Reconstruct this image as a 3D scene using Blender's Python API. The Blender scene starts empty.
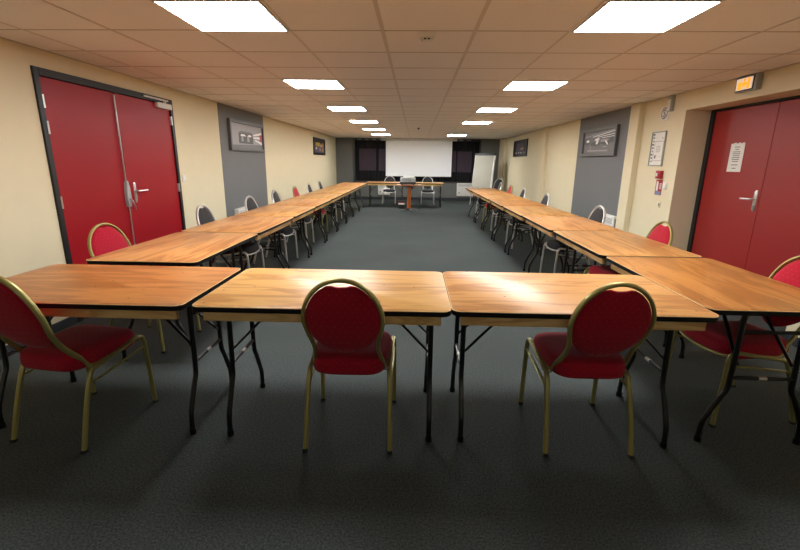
import bpy, bmesh, math, random
from mathutils import Vector, Matrix
random.seed(4)
SC = bpy.context.scene
COL = SC.collection
PI = math.pi

# ------------------------------------------------------------------ helpers
def lin(c):
    c = c / 255.0
    return c / 12.92 if c <= 0.04045 else ((c + 0.055) / 1.055) ** 2.4

def rgb(r, g, b):
    return (lin(r), lin(g), lin(b), 1.0)

def new_mat(name):
    m = bpy.data.materials.new(name)
    m.use_nodes = True
    nt = m.node_tree
    return m, nt, nt.nodes['Principled BSDF']

def setc(b, col, rough=0.5, metal=0.0, spec=None):
    b.inputs['Base Color'].default_value = col
    b.inputs['Roughness'].default_value = rough
    b.inputs['Metallic'].default_value = metal
    if spec is not None:
        b.inputs['Specular IOR Level'].default_value = spec

def N(nt, t, **kw):
    n = nt.nodes.new(t)
    for k, v in kw.items():
        setattr(n, k, v)
    return n

def plain(name, col, rough=0.5, metal=0.0, spec=None, var=0.06, scale=30.0, bump=0.0):
    """a surface with faint procedural unevenness"""
    m, nt, b = new_mat(name)
    setc(b, col, rough, metal, spec)
    tc = N(nt, 'ShaderNodeTexCoord')
    no = N(nt, 'ShaderNodeTexNoise')
    no.inputs['Scale'].default_value = scale
    no.inputs['Detail'].default_value = 3
    nt.links.new(tc.outputs['Object'], no.inputs['Vector'])
    mx = N(nt, 'ShaderNodeMixRGB')
    mx.inputs[1].default_value = tuple(c * (1 - var) for c in col[:3]) + (1,)
    mx.inputs[2].default_value = tuple(min(1, c * (1 + var)) for c in col[:3]) + (1,)
    nt.links.new(no.outputs['Fac'], mx.inputs[0])
    nt.links.new(mx.outputs[0], b.inputs['Base Color'])
    if bump:
        bp = N(nt, 'ShaderNodeBump')
        bp.inputs['Strength'].default_value = bump
        bp.inputs['Distance'].default_value = 0.004
        nt.links.new(no.outputs['Fac'], bp.inputs['Height'])
        nt.links.new(bp.outputs[0], b.inputs['Normal'])
    return m

def emit(name, col, strength):
    m, nt, b = new_mat(name)
    setc(b, tuple(c * 0.3 for c in col[:3]) + (1,), 0.5)
    b.inputs['Emission Color'].default_value = col
    b.inputs['Emission Strength'].default_value = strength
    return m

def wood(name, c1, c2, c3, rough, along=0, dots=True, scale=1.0):
    m, nt, b = new_mat(name)
    setc(b, c1, rough, 0, 0.4)
    tc = N(nt, 'ShaderNodeTexCoord')
    oi = N(nt, 'ShaderNodeObjectInfo')
    mul = N(nt, 'ShaderNodeMath', operation='MULTIPLY')
    mul.inputs[1].default_value = 40.0
    nt.links.new(oi.outputs['Random'], mul.inputs[0])
    add = N(nt, 'ShaderNodeVectorMath', operation='ADD')
    nt.links.new(tc.outputs['Object'], add.inputs[0])
    nt.links.new(mul.outputs[0], add.inputs[1])
    mp = N(nt, 'ShaderNodeMapping')
    sc = [9 * scale] * 3
    sc[along] = 1.3 * scale
    mp.inputs['Scale'].default_value = sc
    nt.links.new(add.outputs[0], mp.inputs['Vector'])
    n1 = N(nt, 'ShaderNodeTexNoise')
    n1.inputs['Scale'].default_value = 1.6
    n1.inputs['Detail'].default_value = 4
    n1.inputs['Distortion'].default_value = 1.6
    nt.links.new(mp.outputs[0], n1.inputs['Vector'])
    # rings of the peeled veneer: bands of the noise
    ml = N(nt, 'ShaderNodeMath', operation='MULTIPLY')
    ml.inputs[1].default_value = 26.0
    nt.links.new(n1.outputs['Fac'], ml.inputs[0])
    sn = N(nt, 'ShaderNodeMath', operation='SINE')
    nt.links.new(ml.outputs[0], sn.inputs[0])
    n2 = N(nt, 'ShaderNodeTexNoise')
    n2.inputs['Scale'].default_value = 14
    n2.inputs['Detail'].default_value = 4
    nt.links.new(mp.outputs[0], n2.inputs['Vector'])
    a2 = N(nt, 'ShaderNodeMath', operation='MULTIPLY_ADD')
    a2.inputs[1].default_value = 0.10
    nt.links.new(sn.outputs[0], a2.inputs[0])
    nt.links.new(n1.outputs['Fac'], a2.inputs[2])
    a3 = N(nt, 'ShaderNodeMath', operation='MULTIPLY_ADD')
    a3.inputs[1].default_value = 0.22
    nt.links.new(n2.outputs['Fac'], a3.inputs[0])
    nt.links.new(a2.outputs[0], a3.inputs[2])
    cr = N(nt, 'ShaderNodeValToRGB')
    e = cr.color_ramp.elements
    e[0].position = 0.42
    e[0].color = c1
    e[1].position = 0.92
    e[1].color = c3
    k = e.new(0.66)
    k.color = c2
    nt.links.new(a3.outputs[0], cr.inputs['Fac'])
    out = cr.outputs['Color']
    # tone differs from board to board
    hs = N(nt, 'ShaderNodeHueSaturation')
    mr = N(nt, 'ShaderNodeMapRange')
    mr.inputs['To Min'].default_value = 0.488
    mr.inputs['To Max'].default_value = 0.506
    nt.links.new(oi.outputs['Random'], mr.inputs['Value'])
    nt.links.new(mr.outputs[0], hs.inputs['Hue'])
    nt.links.new(out, hs.inputs['Color'])
    out = hs.outputs['Color']
    if dots:
        vo = N(nt, 'ShaderNodeTexVoronoi')
        vo.voronoi_dimensions = '2D'
        vo.inputs['Scale'].default_value = 7.0
        nt.links.new(add.outputs[0], vo.inputs['Vector'])
        lt = N(nt, 'ShaderNodeMath', operation='LESS_THAN')
        lt.inputs[1].default_value = 0.04
        nt.links.new(vo.outputs['Distance'], lt.inputs[0])
        sx = N(nt, 'ShaderNodeSeparateColor')
        nt.links.new(vo.outputs['Color'], sx.inputs[0])
        l2 = N(nt, 'ShaderNodeMath', operation='LESS_THAN')
        l2.inputs[1].default_value = 0.35
        nt.links.new(sx.outputs[0], l2.inputs[0])
        mm = N(nt, 'ShaderNodeMath', operation='MULTIPLY')
        nt.links.new(lt.outputs[0], mm.inputs[0])
        nt.links.new(l2.outputs[0], mm.inputs[1])
        mx = N(nt, 'ShaderNodeMixRGB')
        mx.inputs[2].default_value = rgb(70, 40, 22)
        nt.links.new(mm.outputs[0], mx.inputs[0])
        nt.links.new(out, mx.inputs[1])
        out = mx.outputs[0]
    nt.links.new(out, b.inputs['Base Color'])
    # slightly uneven varnish
    rr = N(nt, 'ShaderNodeMapRange')
    rr.inputs['To Min'].default_value = rough - 0.05
    rr.inputs['To Max'].default_value = rough + 0.08
    nt.links.new(n2.outputs['Fac'], rr.inputs['Value'])
    nt.links.new(rr.outputs[0], b.inputs['Roughness'])
    return m

def dotted_fabric(name, col, dot, rough=0.9, pitch=0.034):
    """woven upholstery with a staggered grid of small woven dots"""
    m, nt, b = new_mat(name)
    setc(b, col, rough, 0, 0.2)
    b.inputs['Sheen Weight'].default_value = 0.1
    tc = N(nt, 'ShaderNodeTexCoord')
    sx = N(nt, 'ShaderNodeSeparateXYZ')
    nt.links.new(tc.outputs['Object'], sx.inputs[0])
    yz = N(nt, 'ShaderNodeMath', operation='ADD')
    nt.links.new(sx.outputs[1], yz.inputs[0])
    nt.links.new(sx.outputs[2], yz.inputs[1])
    u = N(nt, 'ShaderNodeMath', operation='DIVIDE'); u.inputs[1].default_value = pitch
    nt.links.new(sx.outputs[0], u.inputs[0])
    v = N(nt, 'ShaderNodeMath', operation='DIVIDE'); v.inputs[1].default_value = pitch
    nt.links.new(yz.outputs[0], v.inputs[0])
    s = N(nt, 'ShaderNodeMath', operation='ADD')
    d = N(nt, 'ShaderNodeMath', operation='SUBTRACT')
    for q in (s, d):
        nt.links.new(u.outputs[0], q.inputs[0])
        nt.links.new(v.outputs[0], q.inputs[1])
    fs = []
    for q in (s, d):
        f = N(nt, 'ShaderNodeMath', operation='FRACT')
        nt.links.new(q.outputs[0], f.inputs[0])
        g = N(nt, 'ShaderNodeMath', operation='SUBTRACT'); g.inputs[1].default_value = 0.5
        nt.links.new(f.outputs[0], g.inputs[0])
        h = N(nt, 'ShaderNodeMath', operation='POWER'); h.inputs[1].default_value = 2
        nt.links.new(g.outputs[0], h.inputs[0])
        fs.append(h)
    a = N(nt, 'ShaderNodeMath', operation='ADD')
    nt.links.new(fs[0].outputs[0], a.inputs[0]); nt.links.new(fs[1].outputs[0], a.inputs[1])
    lt = N(nt, 'ShaderNodeMath', operation='LESS_THAN'); lt.inputs[1].default_value = 0.006
    nt.links.new(a.outputs[0], lt.inputs[0])
    no = N(nt, 'ShaderNodeTexNoise'); no.inputs['Scale'].default_value = 260
    nt.links.new(tc.outputs['Object'], no.inputs['Vector'])
    mx0 = N(nt, 'ShaderNodeMixRGB')
    mx0.inputs[1].default_value = tuple(c * 0.8 for c in col[:3]) + (1,)
    mx0.inputs[2].default_value = tuple(c * 1.2 for c in col[:3]) + (1,)
    nt.links.new(no.outputs['Fac'], mx0.inputs[0])
    mx = N(nt, 'ShaderNodeMixRGB')
    mx.inputs[2].default_value = dot
    nt.links.new(lt.outputs[0], mx.inputs[0])
    nt.links.new(mx0.outputs[0], mx.inputs[1])
    nt.links.new(mx.outputs[0], b.inputs['Base Color'])
    return m

# ---- mesh helpers
def box(bm, x0, x1, y0, y1, z0, z1, bev=0.0, seg=2, mi=0):
    t = bmesh.new()
    bmesh.ops.create_cube(t, size=1.0)
    for v in t.verts:
        v.co = Vector((x0 + (v.co.x + .5) * (x1 - x0), y0 + (v.co.y + .5) * (y1 - y0), z0 + (v.co.z + .5) * (z1 - z0)))
    if bev > 0:
        bmesh.ops.bevel(t, geom=t.edges[:], offset=bev, segments=seg, profile=0.5, affect='EDGES')
    merge(bm, t, mi)
    return bm

def merge(bm, t, mi=0):
    mp = {}
    for v in t.verts:
        mp[v] = bm.verts.new(v.co)
    for f in t.faces:
        try:
            g = bm.faces.new([mp[v] for v in f.verts])
            g.material_index = mi
        except ValueError:
            pass
    t.free()

def prism(bm, pts, z0, z1, bev=0.0, seg=2, mi=0):
    """closed outline pts (x,y) extruded in z"""
    t = bmesh.new()
    a = [t.verts.new((p[0], p[1], z0)) for p in pts]
    c = [t.verts.new((p[0], p[1], z1)) for p in pts]
    n = len(pts)
    t.faces.new(a[::-1]); top = t.faces.new(c)
    for i in range(n):
        t.faces.new((a[i], a[(i + 1) % n], c[(i + 1) % n], c[i]))
    if bev:
        bmesh.ops.bevel(t, geom=list(top.edges), offset=bev, segments=seg, profile=0.5, affect='EDGES')
    merge(bm, t, mi)

def rrect(hx, hy, r, n=6):
    out = []
    for cx, cy, a0 in ((hx - r, hy - r, 0), (-hx + r, hy - r, 90), (-hx + r, -hy + r, 180), (hx - r, -hy + r, 270)):
        for k in range(n + 1):
            a = math.radians(a0 + 90 * k / n)
            out.append((cx + r * math.cos(a), cy + r * math.sin(a)))
    return out

def smooth_path(pts, sub=6, closed=False):
    P = [Vector(p) for p in pts]
    out = []
    n = len(P)
    rng = range(n) if closed else range(n - 1)
    for i in rng:
        if closed:
            p0, p1, p2, p3 = P[i - 1], P[i], P[(i + 1) % n], P[(i + 2) % n]
        else:
            p1, p2 = P[i], P[i + 1]
            p0 = P[i - 1] if i > 0 else p1 * 2 - p2
            p3 = P[i + 2] if i + 2 < n else p2 * 2 - p1
        for k in range(sub):
            t = k / sub
            out.append(0.5 * ((2 * p1) + (p2 - p0) * t + (2 * p0 - 5 * p1 + 4 * p2 - p3) * t * t + (3 * p1 - p0 - 3 * p2 + p3) * t ** 3))
    if not closed:
        out.append(P[-1])
    return out

def tube(bm, pts, w=0.02, h=0.02, n=8, up=(0, 0, 1), closed=False, square=True, mi=0):
    P = [Vector(p) for p in pts]
    m = len(P)
    prof = []
    if square:
        for sx, sy in ((1, 1), (-1, 1), (-1, -1), (1, -1)):
            c = 0.28
            a = ((sx, sy * (1 - 2 * c)), (sx * (1 - 2 * c), sy))
            if sx * sy < 0:
                a = a[::-1]
            for q in a:
                prof.append((q[0] * w / 2, q[1] * h / 2))
    else:
        for k in range(n):
            a = 2 * PI * k / n
            prof.append((math.cos(a) * w / 2, math.sin(a) * h / 2))
    def tang(i):
        if closed:
            return (P[(i + 1) % m] - P[i - 1]).normalized()
        if i == 0: return (P[1] - P[0]).normalized()
        if i == m - 1: return (P[-1] - P[-2]).normalized()
        return (P[i + 1] - P[i - 1]).normalized()
    t0 = tang(0)
    u = Vector(up); u = (u - t0 * u.dot(t0))
    if u.length < 1e-4:
        u = Vector((1, 0, 0)); u = u - t0 * u.dot(t0)
    u.normalize()
    rings = []
    for i in range(m):
        t = tang(i)
        u = (u - t * u.dot(t)).normalized()
        s = t.cross(u)
        rings.append([bm.verts.new(P[i] + s * a + u * b) for a, b in prof])
    k = len(prof)
    for i in range(m if closed else m - 1):
        A, B = rings[i], rings[(i + 1) % m]
        for j in range(k):
            f = bm.faces.new((A[j], A[(j + 1) % k], B[(j + 1) % k], B[j]))
            f.material_index = mi
    if not closed:
        bm.faces.new(rings[0][::-1]).material_index = mi
        bm.faces.new(rings[-1]).material_index = mi

def cyl(bm, c, r, depth, axis='z', n=20, r2=None, mi=0):
    t = bmesh.new()
    bmesh.ops.create_cone(t, cap_ends=True, segments=n, radius1=r, radius2=r if r2 is None else r2, depth=depth)
    R = {'z': Matrix(), 'x': Matrix.Rotation(PI / 2, 4, 'Y'), 'y': Matrix.Rotation(-PI / 2, 4, 'X')}[axis]
    for v in t.verts:
        v.co = R @ v.co + Vector(c)
    merge(bm, t, mi)

def obj(name, bm, mats, parent=None, angle=35, loc=None):
    bmesh.ops.remove_doubles(bm, verts=bm.verts[:], dist=1e-6)
    bmesh.ops.recalc_face_normals(bm, faces=bm.faces[:])
    me = bpy.data.meshes.new(name)
    bm.to_mesh(me); bm.free()
    me.polygons.foreach_set('use_smooth', [True] * len(me.polygons))
    me.set_sharp_from_angle(angle=math.radians(angle))
    for m in (mats if isinstance(mats, (list, tuple)) else [mats]):
        me.materials.append(m)
    o = bpy.data.objects.new(name, me)
    COL.objects.link(o)
    if parent: o.parent = parent
    if loc: o.location = loc
    return o

def thing(name, label, cat, loc=(0, 0, 0), rotz=0.0, group=None, kind=None):
    o = bpy.data.objects.new(name, None)
    o.empty_display_size = 0.1
    COL.objects.link(o)
    o.location = loc; o.rotation_euler = (0, 0, rotz)
    tag(o, label, cat, group, kind)
    return o

def tag(o, label=None, cat=None, group=None, kind=None):
    if label: o['label'] = label
    if cat: o['category'] = cat
    if group: o['group'] = group
    if kind: o['kind'] = kind
    return o

def struct(name, bm, mats, label=None, cat=None, parent=None):
    o = obj(name, bm, mats, parent)
    if parent is None:
        tag(o, label, cat, None, 'structure')
    return o

def dup(root, loc, rotz, label, group=None):
    r = root.copy(); COL.objects.link(r)
    r.location = loc; r.rotation_euler = (0, 0, rotz)
    r['label'] = label
    if group: r['group'] = group
    for ch in list(root.children):
        c = ch.copy(); COL.objects.link(c); c.parent = r
        for g in list(ch.children):
            d = g.copy(); COL.objects.link(d); d.parent = c
    return r

# ------------------------------------------------------------------ materials
M = {}
M['cream'] = plain('cream_paint', rgb(226, 215, 182), 0.75, var=0.03, scale=6, bump=0.02)
M['grey_paint'] = plain('grey_paint', rgb(112, 113, 114), 0.6, var=0.03, scale=6)
M['dark_grey_paint'] = plain('dark_grey_paint', rgb(104, 106, 103), 0.7, var=0.04, scale=5)
M['tile'] = plain('ceiling_tile', rgb(236, 231, 226), 0.9, var=0.05, scale=140, bump=0.1)
M['tbar_light'] = plain('ceiling_runner_metal', rgb(205, 192, 178), 0.35, 0.0, var=0.03)
M['tbar'] = plain('ceiling_grid_metal', rgb(180, 164, 148), 0.32, 0.0, var=0.03)
M['black_frame'] = plain('black_door_frame', rgb(17, 17, 20), 0.45)
M['red_door'] = plain('red_door_paint', rgb(154, 12, 26), 0.42, spec=0.3, var=0.05, scale=4)
M['red_door_dull'] = plain('dark_red_door_paint', rgb(150, 34, 32), 0.45, var=0.05, scale=4)
M['steel'] = plain('brushed_steel', rgb(205, 203, 200), 0.3, 0.8)
M['base_metal'] = plain('dark_cast_metal', rgb(92, 90, 88), 0.35, 0.7)
M['white_plastic'] = plain('white_plastic', rgb(225, 224, 218), 0.45)
M['grey_plastic'] = plain('grey_plastic', rgb(170, 172, 170), 0.45)
M['dark_plastic'] = plain('dark_plastic', rgb(32, 32, 34), 0.5)
M['black_metal'] = plain('black_lacquered_metal', rgb(9, 9, 10), 0.3)
M['edging'] = plain('black_rubber_edging', rgb(8, 7, 7), 0.5, spec=0.25)
M['gold'] = plain('gold_lacquered_tube', rgb(158, 150, 90), 0.36, 0.42, var=0.05)
M['silver'] = plain('silver_lacquered_tube', rgb(218, 217, 213), 0.3, 0.6)
M['red_fabric'] = dotted_fabric('red_dotted_fabric', rgb(160, 16, 40), rgb(178, 74, 66))
M['black_fabric'] = dotted_fabric('black_dotted_fabric', rgb(38, 37, 38), rgb(75, 72, 68))
M['table_wood'] = wood('varnished_plywood', rgb(146, 90, 42), rgb(170, 110, 54), rgb(188, 130, 72), 0.33, scale=0.55)
M['table_wood_pale'] = wood('pale_varnished_plywood', rgb(164, 112, 60), rgb(192, 140, 80), rgb(208, 160, 100), 0.33, scale=0.55)
M['edge_wood'] = plain('pale_worn_edge', rgb(226, 190, 140), 0.5)
M['pine'] = wood('pale_pine', rgb(196, 156, 92), rgb(222, 184, 120), rgb(234, 202, 142), 0.55, dots=True)
M['post_wood'] = wood('orange_post_wood', rgb(150, 80, 30), rgb(180, 100, 44), rgb(196, 116, 56), 0.35, along=2, dots=False)
M['screen'] = plain('projection_screen', rgb(248, 251, 252), 0.8, var=0.01)
M['curtain'] = plain('black_curtain', rgb(15, 14, 18), 0.9, var=0.1)
M['sheer'] = plain('painted_window_glow', rgb(66, 56, 67), 0.9, var=0.1)  # faint window light through thin curtain, put into the cloth colour
M['paper'] = plain('white_paper', rgb(232, 230, 222), 0.7, var=0.02)
M['flip_paper'] = plain('flip_chart_paper', rgb(158, 155, 142), 0.7, var=0.05, scale=9)
M['ink'] = plain('grey_ink', rgb(110, 110, 112), 0.7)
M['ink_blue'] = plain('blue_ink', rgb(120, 130, 165), 0.7)
M['red_plastic'] = plain('red_plastic', rgb(165, 14, 32), 0.4)
M['baseboard'] = plain('dark_baseboard', rgb(40, 44, 50), 0.6)
M['light'] = emit('lamp_diffuser', (1.0, 0.995, 0.98, 1), 46.0)
M['light_bright'] = emit('bright_lamp_diffuser', (1.0, 0.995, 0.98, 1), 54.0)
M['light_dim'] = emit('dim_lamp_diffuser', (1.0, 0.995, 0.97, 1), 16.0)
M['exit_glow'] = emit('orange_sign_glow', (1.0, 0.33, 0.01, 1), 1.3)
M['exit_white'] = emit('pale_sign_glow', (1.0, 0.78, 0.58, 1), 0.6)
for k, c in dict(pic_grey=(158, 154, 154), pic_dark=(72, 71, 72), pic_mid=(108, 106, 106), pic_white=(240, 238, 236), pic_red=(190, 40, 60),
                 pic_black=(22, 20, 24), pic_yellow=(190, 165, 60), pic_violet=(84, 74, 100), pic_tan=(190, 140, 105), frame_grey=(98, 98, 99),
                 frame_black=(20, 18, 20), plan_frame=(150, 160, 150)).items():
    M[k] = plain(k, rgb(*c), 0.4)

# carpet
m, nt, b = new_mat('carpet')
setc(b, rgb(66, 72, 71), 0.95, 0, 0.1)
tc = N(nt, 'ShaderNodeTexCoord')
n1 = N(nt, 'ShaderNodeTexNoise'); n1.inputs['Scale'].default_value = 110; n1.inputs['Detail'].default_value = 4
n2 = N(nt, 'ShaderNodeTexNoise'); n2.inputs['Scale'].default_value = 1.2; n2.inputs['Detail'].default_value = 3
for q in (n1, n2): nt.links.new(tc.outputs['Object'], q.inputs['Vector'])
cr = N(nt, 'ShaderNodeValToRGB')
cr.color_ramp.elements[0].position = 0.3; cr.color_ramp.elements[0].color = rgb(48, 54, 53)
cr.color_ramp.elements[1].position = 0.72; cr.color_ramp.elements[1].color = rgb(86, 92, 91)
nt.links.new(n1.outputs['Fac'], cr.inputs['Fac'])
mx = N(nt, 'ShaderNodeMixRGB', blend_type='MULTIPLY'); mx.inputs[0].default_value = 0.35
nt.links.new(cr.outputs['Color'], mx.inputs[1]); nt.links.new(n2.outputs['Fac'], mx.inputs[2])
nt.links.new(mx.outputs[0], b.inputs['Base Color'])
bp = N(nt, 'ShaderNodeBump'); bp.inputs['Strength'].default_value = 0.3; bp.inputs['Distance'].default_value = 0.003
nt.links.new(n1.outputs['Fac'], bp.inputs['Height']); nt.links.new(bp.outputs[0], b.inputs['Normal'])
M['carpet'] = m

# ------------------------------------------------------------------ room shell
HC = 2.24
XL, XR = -2.98, 3.12
YB, YF = 17.0, -4.2
XDR = 3.42          # plane of the recessed right-hand door
bm = bmesh.new(); box(bm, XL - .3, XR + .8, YF - .2, YB + .2, -.1, 0)
struct('floor', bm, M['carpet'], 'dark grey carpeted floor of the meeting room', 'floor')

bm = bmesh.new(); box(bm, XL - .3, XR + .8, YF - .2, YB + .2, HC, HC + .1)
ceil = struct('ceiling', bm, M['tile'], 'low suspended ceiling of square beige tiles', 'ceiling')
gx = [-.2363 + .6 * k for k in range(-5, 7)]
gx = [x for x in gx if XL + .05 < x < XR - .05]
PY = 0.585
gy = [3.15 + PY * k for k in range(-13, 24)]
gy = [y for y in gy if YF < y < YB - .05]
bm = bmesh.new()
for x in gx:
    gw = .012 if -.3 < x < .4 else .007
    box(bm, x - gw, x + gw, YF, YB, HC - .003, HC + .001)
struct('ceiling_runners', bm, M['tbar_light'], parent=ceil)
bm = bmesh.new()
for y in gy: box(bm, XL, XR, y - .006, y + .006, HC - .0022, HC + .001)
for s, x in ((1, XL), (-1, XR)):
    xs = sorted((x, x + s * .022)); box(bm, xs[0], xs[1], YF, YB, HC - .004, HC + .001)
struct('ceiling_cross_bars', bm, M['tbar'], parent=ceil)

bm = bmesh.new()
DL0, DL1, DLT = 3.565, 5.56, 2.10
box(bm, XL - .15, XL, YF, DL0, 0, HC); box(bm, XL - .15, XL, DL1, YB, 0, HC); box(bm, XL - .15, XL, DL0, DL1, DLT, HC)
box(bm, XL - .2, XL - .15, DL0 - .1, DL1 + .1, 0, HC)
struct('wall_left', bm, M['cream'], 'cream painted left wall with red double doors', 'wall')
RY0, RY1, RZ = 3.56, 5.53, 2.035
bm = bmesh.new()
box(bm, XR, XR + .5, YF, RY0, 0, HC); box(bm, XR, XR + .5, RY1, YB, 0, HC); box(bm, XR, XR + .5, RY0, RY1, RZ, HC)
box(bm, XDR + .08, XR + .5, RY0, RY1, 0, RZ)
struct('wall_right', bm, M['cream'], 'cream painted right wall with a deep door recess', 'wall')
bm = bmesh.new(); box(bm, XL - .15, XR + .5, YB, YB + .15, 0, HC)
struct('wall_back', bm, M['dark_grey_paint'], 'dark grey far wall behind the projection screen', 'wall')
bm = bmesh.new(); box(bm, XL - .15, XR + .5, YF - .15, YF, 0, HC)
struct('wall_front', bm, M['cream'], 'cream wall behind the viewer', 'wall')

def strip(name, x0, x1, y0, y1, z0, z1, mat, label):
    bm = bmesh.new(); box(bm, x0, x1, y0, y1, z0, z1, 0.003, 1)
    return struct(name, bm, mat, label, 'trim')
strip('trim_1', XL, XL + .006, 6.86, 8.86, 0, HC - .004, M['grey_paint'], 'grey painted panel strip on the left wall')
strip('trim_2', XR - .006, XR, 6.78, 8.95, 0, HC - .004, M['grey_paint'], 'grey painted panel strip on the right wall')
strip('trim_3', XR - .075, XR, 6.50, 6.77, 0, HC - .004, M['cream'], 'cream wall pillar between grey strip and door recess')
strip('trim_4', XR - .075, XR, 11.0, 11.4, 0, HC - .004, M['cream'], 'cream wall pillar halfway down the right wall')
strip('trim_5', XR - .10, XR, 15.9, YB, 0, HC - .004, M['cream'], 'cream pillar in the far right corner')
strip('trim_6', XL, XL + .62, YB - .22, YB, 0, HC - .004, M['dark_grey_paint'], 'grey boxed column in the far left corner')
strip('trim_7', 2.36, XR - .10, YB - .22, YB, 0, HC - .004, M['dark_grey_paint'], 'grey boxed column in the far right corner')
def base(name, bx, label):
    bm = bmesh.new()
    for q in bx: box(bm, *q, 0.003, 1)
    struct(name, bm, M['baseboard'], label, 'baseboard')
base('baseboard_left', [(XL, XL + .014, YF, DL0, 0, .08), (XL, XL + .014, DL1, 6.85, 0, .08), (XL, XL + .02, 6.86, YB - .22, 0, .08)], 'dark baseboard along the left wall')
base('baseboard_right', [(XR - .014, XR, YF, RY0, 0, .08), (XR - .014, XR, RY1, 6.49, 0, .08), (XR - .02, XR, 6.79, 10.98, 0, .08), (XR - .014, XR, 11.42, 15.88, 0, .08)], 'dark baseboard along the right wall')
base('baseboard_back', [(XL + .64, 2.34, YB - .016, YB, 0, .1)], 'dark baseboard along the far wall')

# ---- left double door
D = thing('door_1', 'red double door with black frame on the left wall', 'door', (XL, 0, 0), kind='structure')
bm = bmesh.new()
fi = 0.052
box(bm, -.15, .018, DL0, DL0 + fi, 0, DLT, .003, 1); box(bm, -.15, .018, DL1 - fi, DL1, 0, DLT, .003, 1)
box(bm, -.15, .018, DL0 + fi, DL1 - fi, DLT - .06, DLT, .003, 1)
obj('door_frame', bm, M['black_frame'], D)
SP = 4.52
for a0, a1, nm in ((DL0 + fi + .004, SP - .012, 'left'), (SP + .012, DL1 - fi - .004, 'right')):
    bm = bmesh.new(); box(bm, -.045, 0.0, a0, a1, .008, DLT - .064, .002, 1)
    lf = obj('door_leaf', bm, M['red_door'], D)
    if nm == 'left':
        bm = bmesh.new(); tube(bm, [(.014, SP - .03, .05), (.014, SP - .03, DLT - .08)], .014, .014, n=10, square=False)
        obj('bolt_rod', bm, M['steel'], lf)
        bm = bmesh.new()
        prism(bm, [(-.022, -.13), (.022, -.13), (.03, -.05), (.03, .06), (.012, .13), (-.012, .13), (-.03, .06), (-.03, -.05)], 0, .035, .01)
        for v in bm.verts: v.co = Vector((v.co.z, SP - .03 + v.co.x, 1.06 + v.co.y))
        obj('bolt_housing', bm, M['grey_plastic'], lf)
        bm = bmesh.new(); tube(bm, smooth_path([(.03, SP - .03, 1.02), (.052, SP - .01, .98), (.055, SP + .005, .93), (.05, SP + .012, .90)]), .022, .014)
        obj('bolt_lever', bm, M['steel'], lf)
        hy, hz = DL0 + fi, (1.85, 1.65, 1.05, .22)
    else:
        bm = bmesh.new()
        pts = rrect(.02, .105, .018)
        prism(bm, pts, 0, .01, .003)
        for v in bm.verts: v.co = Vector((v.co.z, 4.632 + v.co.x, 1.065 + v.co.y))
        h = obj('handle_plate', bm, M['steel'], lf)
        bm = bmesh.new(); tube(bm, smooth_path([(.008, 4.632, 1.085), (.045, 4.632, 1.085), (.056, 4.65, 1.085), (.056, 4.78, 1.083)]), .02, .018, n=10, square=False)
        cyl(bm, (.012, 4.632, 1.02), .011, .012, 'x')
        obj('lever_handle', bm, M['steel'], lf)
        bm = bmesh.new(); box(bm, .0, .045, 5.20, 5.49, 1.98, 2.04, .004)
        cl = obj('door_closer', bm, M['white_plastic'], lf)
        bm = bmesh.new(); box(bm, .02, .035, 4.97, 5.44, 2.065, 2.082, .002, 1); box(bm, .02, .035, 5.36, 5.39, 2.02, 2.08)
        obj('closer_arm', bm, M['white_plastic'], lf)
        hy, hz = DL1 - fi, (1.86, 1.07, .22)
    for z in hz:
        bm = bmesh.new(); cyl(bm, (.012, hy, z), .011, .1, 'z', 12); box(bm, 0, .006, hy - .018, hy + .018, z - .05, z + .05)
        obj('hinge', bm, M['steel'], lf)

# ---- right door in its recess
D = thing('door_2', 'dark red double door set in a recess of the right wall', 'door', (XDR, 0, 0), kind='structure')
bm = bmesh.new()
box(bm, -.015, .08, RY1 - .065, RY1, 0, RZ, .003, 1); box(bm, -.015, .08, RY0, RY0 + .065, 0, RZ, .003, 1); box(bm, -.015, .08, RY0 + .065, RY1 - .065, RZ - .022, RZ, .003, 1)
obj('door_frame', bm, M['black_frame'], D)
for a0, a1, nm in ((4.552, RY1 - .068, 'l'), (RY0 + .068, 4.546, 'r')):
    bm = bmesh.new(); box(bm, 0.004, .05, a0, a1, .008, RZ - .025, .002, 1)
    lf = obj('door_leaf', bm, M['red_door_dull'], D)
    if nm == 'l':
        bm = bmesh.new(); prism(bm, rrect(.021, .105, .02), 0, .01, .003)
        for v in bm.verts: v.co = Vector((.004 - v.co.z, 4.60 + v.co.x, 1.075 + v.co.y))
        obj('handle_plate', bm, M['steel'], lf)
        bm = bmesh.new(); tube(bm, smooth_path([(-.004, 4.60, 1.092), (-.045, 4.60, 1.092), (-.055, 4.62, 1.092), (-.055, 4.735, 1.090)]), .02, .018, n=10, square=False)
        cyl(bm, (-.008, 4.60, 1.03), .011, .01, 'x')
        obj('lever_handle', bm, M['steel'], lf)
# notice taped on it
t = thing('door_notice', 'white notice sheet taped to the dark red right door', 'sign', (XDR + .004, 5.0, 1.5))
bm = bmesh.new(); box(bm, -.003, -.0005, -.105, .105, -.147, .147)
obj('sheet', bm, M['paper'], t)
bm = bmesh.new()
for i, z in enumerate((.11, .085, .06, .04, .02, 0, -.02, -.04, -.075, -.11)):
    w = (.04, .03, .055, .06, .05, .06, .055, .045, .05, .03)[i]
    box(bm, -.0038, -.003, -w, w, z - .004, z + .004)
obj('text_lines', bm, M['ink'], t)
for q in ((-.04, -.01, .13, .155), (.02, .06, .128, .154), (-.1, -.07, .13, .154)):
    bm = bmesh.new(); box(bm, -.005, -.0032, *q); obj('tape', bm, M['white_plastic'], t)

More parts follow.
